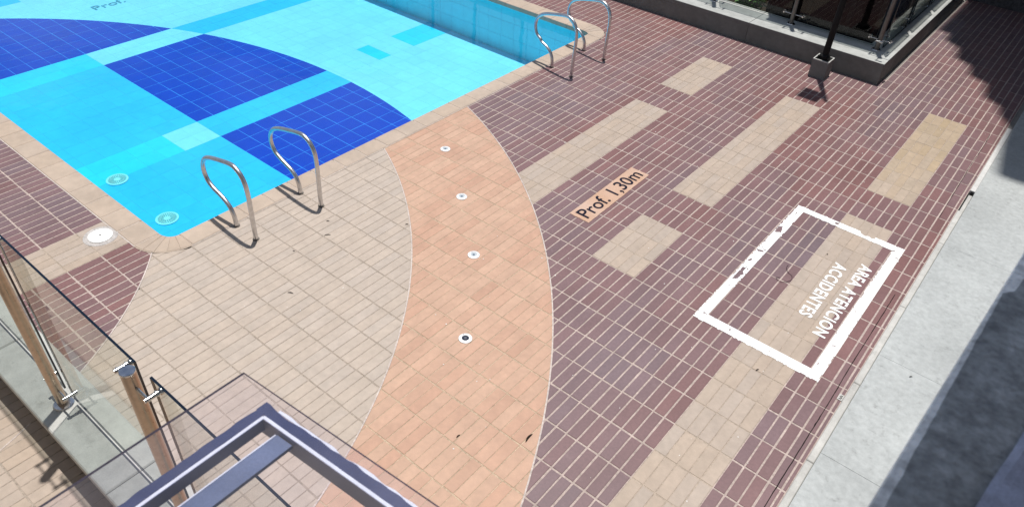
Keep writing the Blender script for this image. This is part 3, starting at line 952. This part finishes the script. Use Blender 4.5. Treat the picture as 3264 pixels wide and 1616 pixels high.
# ragged dark sealant on top of the tubes and their lit edge painted pale
def ragged(along, lo, hi, mat, col, z, a0, a1, name, jag=0.0038):
    mb = MB(); n = 160
    pts = []
    for i in range(n+1):
        s = a0+(a1-a0)*i/n
        w0 = lo + jag*noise.noise(Vector((s*40, lo*300, 1))) + 1.6*jag*max(0, noise.noise(Vector((s*17, hi*90, 5)))-0.15)
        pts.append((s, w0, hi))
    for i in range(n):
        s0, l0, h0 = pts[i]; s1, l1, h1 = pts[i+1]
        q = [(s0, l0), (s1, l1), (s1, h1), (s0, h0)]
        if along == 'x': P = [cpt(s, t, z) for s, t in q]
        else: P = [cpt(t, s, z) for s, t in q]
        if along == 'x': P = P[::-1]
        T = [p - Vector((0, 0, 0.0012)) for p in P]
        mb.face(P, col); mb.face(T[::-1], col)
        mb.face([T[0], T[1], P[1], P[0]], col); mb.face([T[2], T[3], P[3], P[2]], col)
    mb.build(name, mat, cp)
ragged('y', fa-0.002, fa+fw-0.007, M_BLUE, NAVY, -0.0081, fb+0.004, 1.35, 'sealant_strip')
ragged('x', fb-0.002, fb+fw-0.007, M_BLUE, NAVY, -0.0083, fa-0.002, 1.5, 'sealant_strip')
ragged('x', fb-0.006, fb-0.001, M_PAINT, WH, -0.0092, fa+0.03, 1.5, 'adhesive_residue', jag=0.003)
ragged('y', fa+fw-0.0068, fa+fw-0.001, M_PAINT, WH, -0.0090, fb+fw-0.004, 1.35, 'lit_edge', jag=0.0006)
ragged('x', fb+fw-0.0068, fb+fw-0.001, M_PAINT, WH, -0.0088, fa+fw-0.004, 1.5, 'lit_edge', jag=0.0006)
mb = MB(); bar(fa+0.058, fa+0.094, fb+fw+0.002, 1.35, -0.030, -0.0222, mb, (0.10, 0.145, 0.24)); mb.build('cross_bar', M_BLUE, cp)
mb = MB(); bar(fa+0.0555, fa+0.0578, fb+fw+0.004, 1.35, -0.029, -0.0212, mb, WH); mb.build('bar_edge', M_PAINT, cp)

# ------------------------------------------------------------------ lamp post on its pedestal
lp = empty('lamp_post'); tag(lp, 'black lamp post on a square concrete pedestal beside the far kerb', 'lamp post')
mb = MB(); mb.box(-1.345, -1.160, 5.455, 5.645, -0.01, 0.20, (0.19, 0.19, 0.18), bev=0.004)
ped = mb.build('pedestal', M_CONC, lp)
mb = MB()
for (a, b, c, d_) in ((-1.345, -1.160, 5.455, 5.468), (-1.345, -1.160, 5.632, 5.645), (-1.345, -1.332, 5.4685, 5.6315), (-1.173, -1.160, 5.4685, 5.6315)):
    mb.box(a, b, c, d_, 0.2005, 0.212, (0.50, 0.50, 0.47))
mb.build('rim', M_CONC, ped)
lcx, lcy = -1.252, 5.55
mb = MB(); mb.box(lcx-0.075, lcx+0.075, lcy-0.075, lcy+0.075, 0.2005, 0.21, (0.012, 0.012, 0.012)); mb.build('base_plate', M_BLACK, lp)
mb = MB(); mb.lathe([(0.0, 0.262), (0.03, 0.262), (0.052, 0.255), (0.06, 0.245), (0.06, 0.2102)], lcx, lcy, 24, (0.012, 0.012, 0.012)); mb.build('collar', M_BLACK, lp, smooth=True)
for s in (-1, 1):
    mb = MB(); mb.cyl((lcx+s*0.055, lcy-0.045, 0.2102), (lcx+s*0.055, lcy-0.045, 0.243), 0.011, n=6, col=(0.02, 0.02, 0.02)); mb.build('anchor_bolt', M_BLACK, lp)
mb = MB(); mb.cyl((lcx, lcy, 0.25), (lcx, lcy, 3.45), 0.036, 0.027, n=20, col=(0.012, 0.012, 0.012)); mb.build('pole', M_BLACK, lp, smooth=True)
mb = MB(); mb.box(-1.52, -1.29, 5.40, 5.66, 3.10, 3.22, (0.02, 0.02, 0.02), bev=0.02); mb.cyl((-1.30, lcy, 3.16), (lcx, lcy, 3.16), 0.018, n=10, col=(0.02, 0.02, 0.02)); head = mb.build('lamp_head', M_BLACK, lp)
mb = MB(); mb.box(-1.50, -1.31, 5.42, 5.64, 3.094, 3.099, (0.6, 0.6, 0.6)); mb.build('lens', M_PLAIN, head)

# ------------------------------------------------------------------ shrub behind the fence
def leaf(mb, p, d, up, L, W, col):
    side = d.cross(up)
    if side.length < 1e-3: side = Vector((1, 0, 0))
    side.normalize(); nrm = side.cross(d).normalized()
    a = p; m1 = p + d*L*0.45 + nrm*L*0.05; tip = p + d*L - nrm*L*0.12
    l = m1 + side*W - nrm*W*0.25; r = m1 - side*W - nrm*W*0.25
    l2 = p + d*L*0.75 + side*W*0.7; r2 = p + d*L*0.75 - side*W*0.7
    mb.mesh_part([a, l, l2, tip, r2, r, m1], [(0, 6, 1), (1, 6, 2), (2, 6, 3), (3, 6, 4), (4, 6, 5), (5, 6, 0)], col)
def shrub(cx, cy, h, rad, label, seed, nst=16):
    rr = random.Random(seed)
    t = empty('shrub'); tag(t, label, 'shrub', 'shrubs behind the far fence')
    st = MB(); fo = MB()
    for k in range(nst):
        a = rr.uniform(0, 6.28); q = rr.uniform(0.1, 1)**0.6*rad
        tip = Vector((cx+math.cos(a)*q, cy+math.sin(a)*q*0.7, h*rr.uniform(0.55, 1.0)))
        base = Vector((cx+math.cos(a)*q*0.4, cy+math.sin(a)*q*0.3, 0.0))
        mid = base.lerp(tip, 0.5) + Vector((0, 0, 0.06))
        pts = smooth_line([base, mid, tip], 5)
        st.sweep(pts, lambda i: 0.007-0.0005*i, n=6, col=(0.08, 0.06, 0.035))
        for w_ in range(34):
            f = rr.uniform(0.06, 1.0); p = pts[min(int(f*(len(pts)-1)), len(pts)-1)] + Vector((rr.uniform(-.03, .03), rr.uniform(-.03, .03), rr.uniform(-.03, .03)))
            az = rr.uniform(0, 6.28); el = rr.uniform(-0.3, 0.8)
            d_ = Vector((math.cos(az)*math.cos(el), math.sin(az)*math.cos(el), math.sin(el)))
            b = rr.uniform(0.6, 1.3); yel = rr.uniform(0, 0.03)
            leaf(fo, p, d_, Vector((0, 0, 1)), rr.uniform(0.07, 0.12), rr.uniform(0.016, 0.027), ((0.10+yel)*b, (0.24+yel)*b, 0.06*b))
    st.build('stem', M_LEAF, t)
    fo.build('foliage', M_LEAF, t)['kind'] = 'stuff'
shrub(-2.64, 6.56, 0.46, 0.28, 'broad leaved green shrub behind the fence panel left of the lamp post', 11, 26)
shrub(-3.22, 6.58, 0.46, 0.30, 'leafy green shrub cut off by the top edge of the picture', 12, 24)
shrub(-4.2, 6.8, 0.7, 0.40, 'low green shrub behind the far fence beyond the pool corner', 13, 12)

# ------------------------------------------------------------------ floor markings
pq = empty('depth_marking'); tag(pq, 'orange painted plate on the tiles with black depth lettering', 'floor marking')
mb = MB()
Pp = [(-1.574, 1.337), (-1.586, 2.318), (-1.776, 2.315), (-1.768, 1.337)]
n = 40
def edge_pts(a, b, n, jag):
    out = []
    for i in range(n):
        t = i/n; p = (a[0]+(b[0]-a[0])*t, a[1]+(b[1]-a[1])*t)
        k = jag*noise.noise(Vector((p[0]*60, p[1]*60, 4)))
        out.append((p[0]+k, p[1]+k*0.6))
    return out
ring = []
for i in range(4): ring += edge_pts(Pp[i], Pp[(i+1) % 4], 24 if i % 2 == 0 else 8, 0.005)
cxm, cym = -1.676, 1.83
def plate_col(p):
    t = 0.5+0.5*noise.noise(Vector((p[0]*7, p[1]*5, 1.0)))
    a = (0.56, 0.40, 0.32); b = (0.50, 0.305, 0.195)
    return tuple(a[k]*(1-t)+b[k]*t for k in range(3))
gx_, gy_ = 10, 48
inner = MB()
for i in range(gx_):
    for j in range(gy_):
        def pt(a, b):
            s = a/gx_; t = b/gy_
            x = (Pp[3][0]*(1-t)+Pp[2][0]*t)*(1-s) + (Pp[0][0]*(1-t)+Pp[1][0]*t)*s
            y = (Pp[3][1]*(1-s)+Pp[0][1]*s)*(1-t) + (Pp[2][1]*(1-s)+Pp[1][1]*s)*t
            if a in (0, gx_): x += 0.005*noise.noise(Vector((x*30, y*25, 2)))
            if b in (0, gy_): y += 0.006*noise.noise(Vector((x*40, y*25, 3)))
            return (x, y, 0.0025)
        P = [pt(i, j), pt(i+1, j), pt(i+1, j+1), pt(i, j+1)]
        inner.face(P, plate_col(P[0]))
inner.build('painted_plate', M_PAINT, pq)
place_text('lettering', 'Prof. 1,30m', M_BLACK, (0.010, 0.008, 0.02), pq, (-1.611, 1.378), (-1.620, 2.276), 0.135, 0.0042, offset=0.010)

ab = empty('first_aid_marking'); tag(ab, 'white painted rectangle with lettering for accident care on the maroon tiles', 'floor marking')
OUT = [(-0.386, 0.936), (0.540, 0.936), (0.545, 2.822), (-0.368, 2.826)]
INN = [(-0.310, 1.022), (0.464, 1.022), (0.470, 2.740), (-0.296, 2.751)]
MISS = [[(-0.372, 2.395), (-0.344, 2.428), (-0.319, 2.334), (-0.366, 2.301)],
        [(-0.36, 1.692), (-0.337, 1.705), (-0.332, 1.643), (-0.316, 1.62), (-0.33, 1.569), (-0.334, 1.525), (-0.362, 1.512)],
        [(-0.376, 1.987), (-0.324, 1.999), (-0.314, 1.985), (-0.362, 1.968)],
        [(-0.368, 1.802), (-0.356, 1.852), (-0.345, 1.828), (-0.355, 1.788)],
        [(-0.034, 2.80), (-0.001, 2.816), (0.002, 2.785), (-0.022, 2.768)],
        [(0.17, 2.84), (0.296, 2.84), (0.305, 2.80), (0.28, 2.783), (0.25, 2.80), (0.22, 2.782), (0.188, 2.795)],
        [(0.468, 2.741), (0.486, 2.754), (0.481, 2.721)]]
def inpoly(x, y, P):
    r = False; n = len(P)
    for i in range(n):
        x0, y0 = P[i]; x1, y1 = P[(i+1) % n]
        if (y0 > y) != (y1 > y) and x < (x1-x0)*(y-y0)/(y1-y0)+x0: r = not r
    return r
mb = MB(); cs = 0.0065
for i in range(int(0.96/cs)):
    for j in range(int(1.92/cs)):
        x = -0.40+i*cs; y = 0.925+j*cs; xc, yc = x+cs/2, y+cs/2
        jx = 0.006*noise.noise(Vector((xc*45, yc*45, 0.5))); jy = 0.006*noise.noise(Vector((xc*45, yc*45, 5.5)))
        if not inpoly(xc+jx, yc+jy, OUT) or inpoly(xc+jx*0.7, yc+jy*0.7, INN): continue
        if any(inpoly(xc+jx*0.7, yc+jy*0.7, P) for P in MISS): continue
        wear = noise.noise(Vector((xc*22, yc*22, 9.0))) + 0.6*noise.noise(Vector((xc*70, yc*70, 2.0)))
        if wear > 0.78: continue
        if -0.39 < xc < -0.29 and 1.45 < yc < 2.05 and wear > 0.5: continue
        mb.face([(x, y, 0.0022), (x+cs, y, 0.0022), (x+cs, y+cs, 0.0022), (x, y+cs, 0.0022)], (0.88, 0.88, 0.86))
mb.build('painted_border', M_PAINT, ab)
place_text('lettering', 'AREA ATENCION', M_PAINT, (0.88, 0.88, 0.86), ab, (0.338, 2.392), (0.336, 1.362), 0.092, 0.0026, offset=0.026, spacing=1.12)
place_text('lettering', 'ACCIDENTES', M_PAINT, (0.88, 0.88, 0.86), ab, (0.174, 2.268), (0.178, 1.492), 0.096, 0.0026, offset=0.026, spacing=1.12)

# crack between the tiles beside the ledge
def ragline(name, P, w, mat, col, z, label, cat):
    pts = smooth_line([(p[0], p[1], z) for p in P], 14)
    mb = MB()
    for i in range(len(pts)-1):
        def side(k):
            p = pts[k]; d_ = (pts[min(k+1, len(pts)-1)]-pts[max(k-1, 0)]).normalized()
            ww = w*(0.55+0.9*abs(noise.noise(Vector((p.x*40, p.y*30, 3)))))
            jj = 0.002*noise.noise(Vector((p.x*25, p.y*25, 7)))
            nn = Vector((d_.y, -d_.x, 0))
            return p+nn*(ww+jj), p-nn*(ww-jj)
        a, b = side(i); c, d2 = side(i+1)
        mb.face([a, c, d2, b][::-1], col)
    o = mb.build(name, mat); tag(o, label, cat); return o
ragline('expansion_crack', [(0.6645, -0.3), (0.664, 0.36), (0.663, 0.76), (0.660, 1.01), (0.656, 1.27), (0.657, 1.6), (0.655, 2.2)], 0.0035, M_DARK, (0.012, 0.01, 0.01), 0.0012, 'black open joint running along the tiles beside the concrete ledge', 'crack')
ragline('expansion_crack', [(0.628, 3.50), (0.625, 3.76), (0.619, 4.3), (0.616, 4.74), (0.62, 5.18), (0.612, 5.5)], 0.003, M_DARK, (0.02, 0.016, 0.015), 0.0012, 'thin dark crack in the tiles beside the white metal angle', 'crack')

# ------------------------------------------------------------------ small fittings
SPOT = [((-3.215, 1.359), 'round steel floor light in the orange band nearest the pool'),
        ((-2.584, 0.893), 'round steel floor light, second along the orange band from the pool'),
        ((-1.989, 0.378), 'round steel floor light, third along the orange band from the pool'),
        ((-1.438, -0.326), 'round steel floor light with dark lens nearest the camera')]
for k, ((x, y), lab) in enumerate(SPOT):
    t = empty('floor_light'); tag(t, lab, 'floor light', 'floor lights in the orange band')
    mb = MB(); mb.lathe([(0.0475, -0.004), (0.0475, 0.003), (0.045, 0.006), (0.026, 0.0075), (0.024, 0.004)], x, y, 32); mb.build('bezel', M_RING, t, smooth=True); bez = t.children[0]
    dark = k == 3
    mb = MB(); mb.lathe([(0.0245, 0.0045), (0.018, 0.0055), (0.010, 0.006), (0.0, 0.006)], x, y, 24, (0.02, 0.025, 0.045) if dark else (0.45, 0.50, 0.54)); mb.build('lens', M_BLACK if dark else M_PLAIN, t, smooth=True)
    mb = MB(); mb.lathe([(0.011, 0.0058), (0.010, 0.0085), (0.0, 0.009)], x, y, 16, (0.10, 0.11, 0.14) if dark else (0.16, 0.19, 0.23)); mb.build('inner_cap', M_PLAIN, t, smooth=True)
    for a in (0.6, 2.7, 4.8):
        mb = MB(); mb.cyl((x+0.037*math.cos(a), y+0.037*math.sin(a), 0.005), (x+0.037*math.cos(a), y+0.037*math.sin(a), 0.0075), 0.003, n=8, col=(0.05, 0.05, 0.06)); mb.build('screw', M_PLAIN, bez)

sk = empty('skimmer_lid'); tag(sk, 'round white plastic lid set in the beige strip left of the pool corner', 'lid')
sx_, sy_ = -4.226, -1.392
mb = MB(); mb.lathe([(0.088, 0.001), (0.088, 0.008), (0.083, 0.011), (0.0, 0.0125)], sx_, sy_, 40, (0.90, 0.90, 0.88)); mb.build('lid', M_PLAIN, sk, smooth=True)
mb = MB(); mb.lathe([(0.009, 0.011), (0.008, 0.0145), (0.0, 0.0145)], sx_, sy_, 12, (0.18, 0.17, 0.16)); mb.build('screw', M_PLAIN, sk)
mb = MB(); mb.lathe([(0.125, 0.0002), (0.123, 0.0022), (0.0885, 0.003)], sx_, sy_, 40, (0.47, 0.44, 0.42)); mb.build('mortar_ring', M_GROUT, sk)

for k, ((x, y), lab) in enumerate((((-5.929, -0.537), 'round pool floor drain grate farther from the near grab rails'), ((-4.997, -0.555), 'round pool floor drain grate close to the rounded corner'))):
    t = empty('floor_drain'); tag(t, lab, 'drain', 'round drains on the pool floor')
    z = PZ
    mb = MB(); mb.lathe([(0.105, z+0.001), (0.104, z+0.010), (0.088, z+0.013), (0.082, z+0.008)], x, y, 36, (0.34, 0.74, 0.74)); mb.build('ring', M_POOL, t, smooth=True)
    mb = MB(); mb.lathe([(0.083, z+0.006), (0.0, z+0.006)], x, y, 30, (0.10, 0.42, 0.46)); mb.build('sump', M_POOL, t)
    for q in range(28):
        a = 2*math.pi*q/28
        c0, s0 = math.cos(a), math.sin(a); nn = Vector((-s0, c0, 0))*0.0034
        r0 = 0.03 if q % 2 else 0.052
        p0 = Vector((x+r0*c0, y+r0*s0, z+0.0095)); p1 = Vector((x+0.085*c0, y+0.085*s0, z+0.0095))
        mb = MB(); mb.face([p0-nn, p1-nn, p1+nn, p0+nn], (0.42, 0.78, 0.76)); mb.face([p0-nn-Vector((0,0,.003)), p1-nn-Vector((0,0,.003)), p1-nn, p0-nn], (0.3, 0.6, 0.6)); mb.build('bar', M_POOL, t)
    mb = MB(); mb.lathe([(0.032, z+0.0075), (0.03, z+0.011), (0.0, z+0.012)], x, y, 20, (0.36, 0.72, 0.70)); mb.build('hub', M_POOL, t, smooth=True)

dr = empty('floor_drain'); tag(dr, 'small square metal drain plate at the ledge beside the crack', 'drain')
mb = MB(); mb.box(0.689, 0.7215, 0.880, 0.938, -0.002, 0.0035, (0.50, 0.49, 0.46), bev=0.001); mb.build('plate', M_PLAIN, dr)
for q in range(4):
    mb = MB(); mb.box(0.696+0.006*(q % 2), 0.712+0.004*(q % 2), 0.890+0.010*q, 0.8955+0.010*q, 0.0032, 0.0042, (0.01, 0.01, 0.01)); mb.build('slot', M_DARK, dr)

wire = [(-0.100, 1.963), (-0.096, 1.918), (-0.062, 1.873), (-0.024, 1.852), (-0.010, 1.80), (-0.037, 1.748), (-0.067, 1.729), (-0.099, 1.737), (-0.107, 1.756), (-0.085, 1.771)]
mb = MB(); mb.sweep(smooth_line([(x, y, 0.006) for x, y in wire], 6), 0.0016, n=6, col=(0.035, 0.010, 0.012))
tag(mb.build('loose_wire', M_PLAIN), 'thin dark wire curled on the tiles inside the white rectangle', 'wire')

DEB = [((-2.64, 0.30), 0.5, 0.028, 'dry twig on the beige tiles left of the curved joint, the short one'), ((-2.99, -0.22), 0.6, 0.05, 'long dry twig on the beige tiles between rails and orange band'),
       ((-3.02, -0.52), 0.3, 0.016, 'dark seed lying on the beige tiles near the first grab rail'), ((-3.13, -0.10), 0.5, 0.026, 'small dark twig at the foot of the second grab rail'),
       ((-2.66, -0.83), 0.2, 0.045, 'curled dry leaf on the beige tiles in front of the glass fence'), ((-0.607, -0.68), 1.35, 0.075, 'dark brown strip of bark on the orange tiles at the curved joint'),
       ((-0.93, -0.95), 1.2, 0.03, 'tiny dark twig on the orange tiles near the bottom of the picture'), ((0.193, 0.76), 0.9, 0.03, 'small brown leaf bit on the beige strip below the white rectangle'),
       ((0.083, 2.313), 0.5, 0.014, 'black pebble on the beige strip inside the white rectangle'), ((1.00, 1.35), 0.4, 0.022, 'dark leaf scrap on the concrete ledge')]
for k, ((x, y), a, L_, lab) in enumerate(DEB):
    d_ = Vector((math.cos(a+0.3), math.sin(a+0.3), 0)); z = 0.004 if x < 0.75 else 0.05
    P = [Vector((x, y, z))-d_*L_/2, Vector((x, y, z+0.003))+Vector((-d_.y, d_.x, 0))*L_*0.08, Vector((x, y, z))+d_*L_/2]
    mb = MB(); pts = smooth_line(P, 5); nn_ = len(pts)
    rmax = 0.0050 if k == 5 else 0.0022
    mb.sweep(pts, lambda i: 0.0008+rmax*math.sin(math.pi*min(1, max(0, i/(nn_-1)))), n=7, col=(0.03, 0.022, 0.018))
    tag(mb.build('debris_bit', M_DARK, smooth=True), lab, 'debris', 'bits of debris on the floor')

# specks of paint and lime scattered on the floor
mb = MB(); rf = random.Random(21)
for _ in range(130):
    x = rf.uniform(-3.2, 0.6); y = rf.uniform(-1.2, 6.0); r = rf.uniform(0.002, 0.006)
    n = rf.randint(5, 7); a0 = rf.uniform(0, 6)
    mb.face([(x+r*rf.uniform(.5, 1.2)*math.cos(a0+6.283*k/n), y+r*rf.uniform(.5, 1.4)*math.sin(a0+6.283*k/n), 0.0024) for k in range(n)], (0.75, 0.72, 0.68))
o = mb.build('paint_flecks', M_PAINT); tag(o, 'tiny pale paint and lime flecks scattered over the deck tiles', 'flecks', kind='stuff')

# folded cloth lying on the parapet in the corner
mb = MB()
GN = 26
for i in range(GN):
    for j in range(GN):
        c = []
        for (a, b) in ((i, j), (i+1, j), (i+1, j+1), (i, j+1)):
            s = a/GN; t = b/GN
            p = e0 + dv*(-0.30+0.62*s) + nv*(0.074+0.006*math.sin(s*9)+0.18*t)
            z = TZ+0.006+0.020*(1-abs(2*t-1))**0.5*(0.6+0.8*abs(noise.noise(Vector((s*5, t*4, 2)))))+0.02*noise.noise(Vector((s*9, t*7, 6)))**2
            c.append((p.x, p.y, z))
        mb.face(c[::-1], (0.42, 0.45, 0.58))
tag(mb.build('folded_cloth', M_CLOTH, smooth=True), 'blue grey folded cloth on the parapet in the lower right corner', 'cloth')
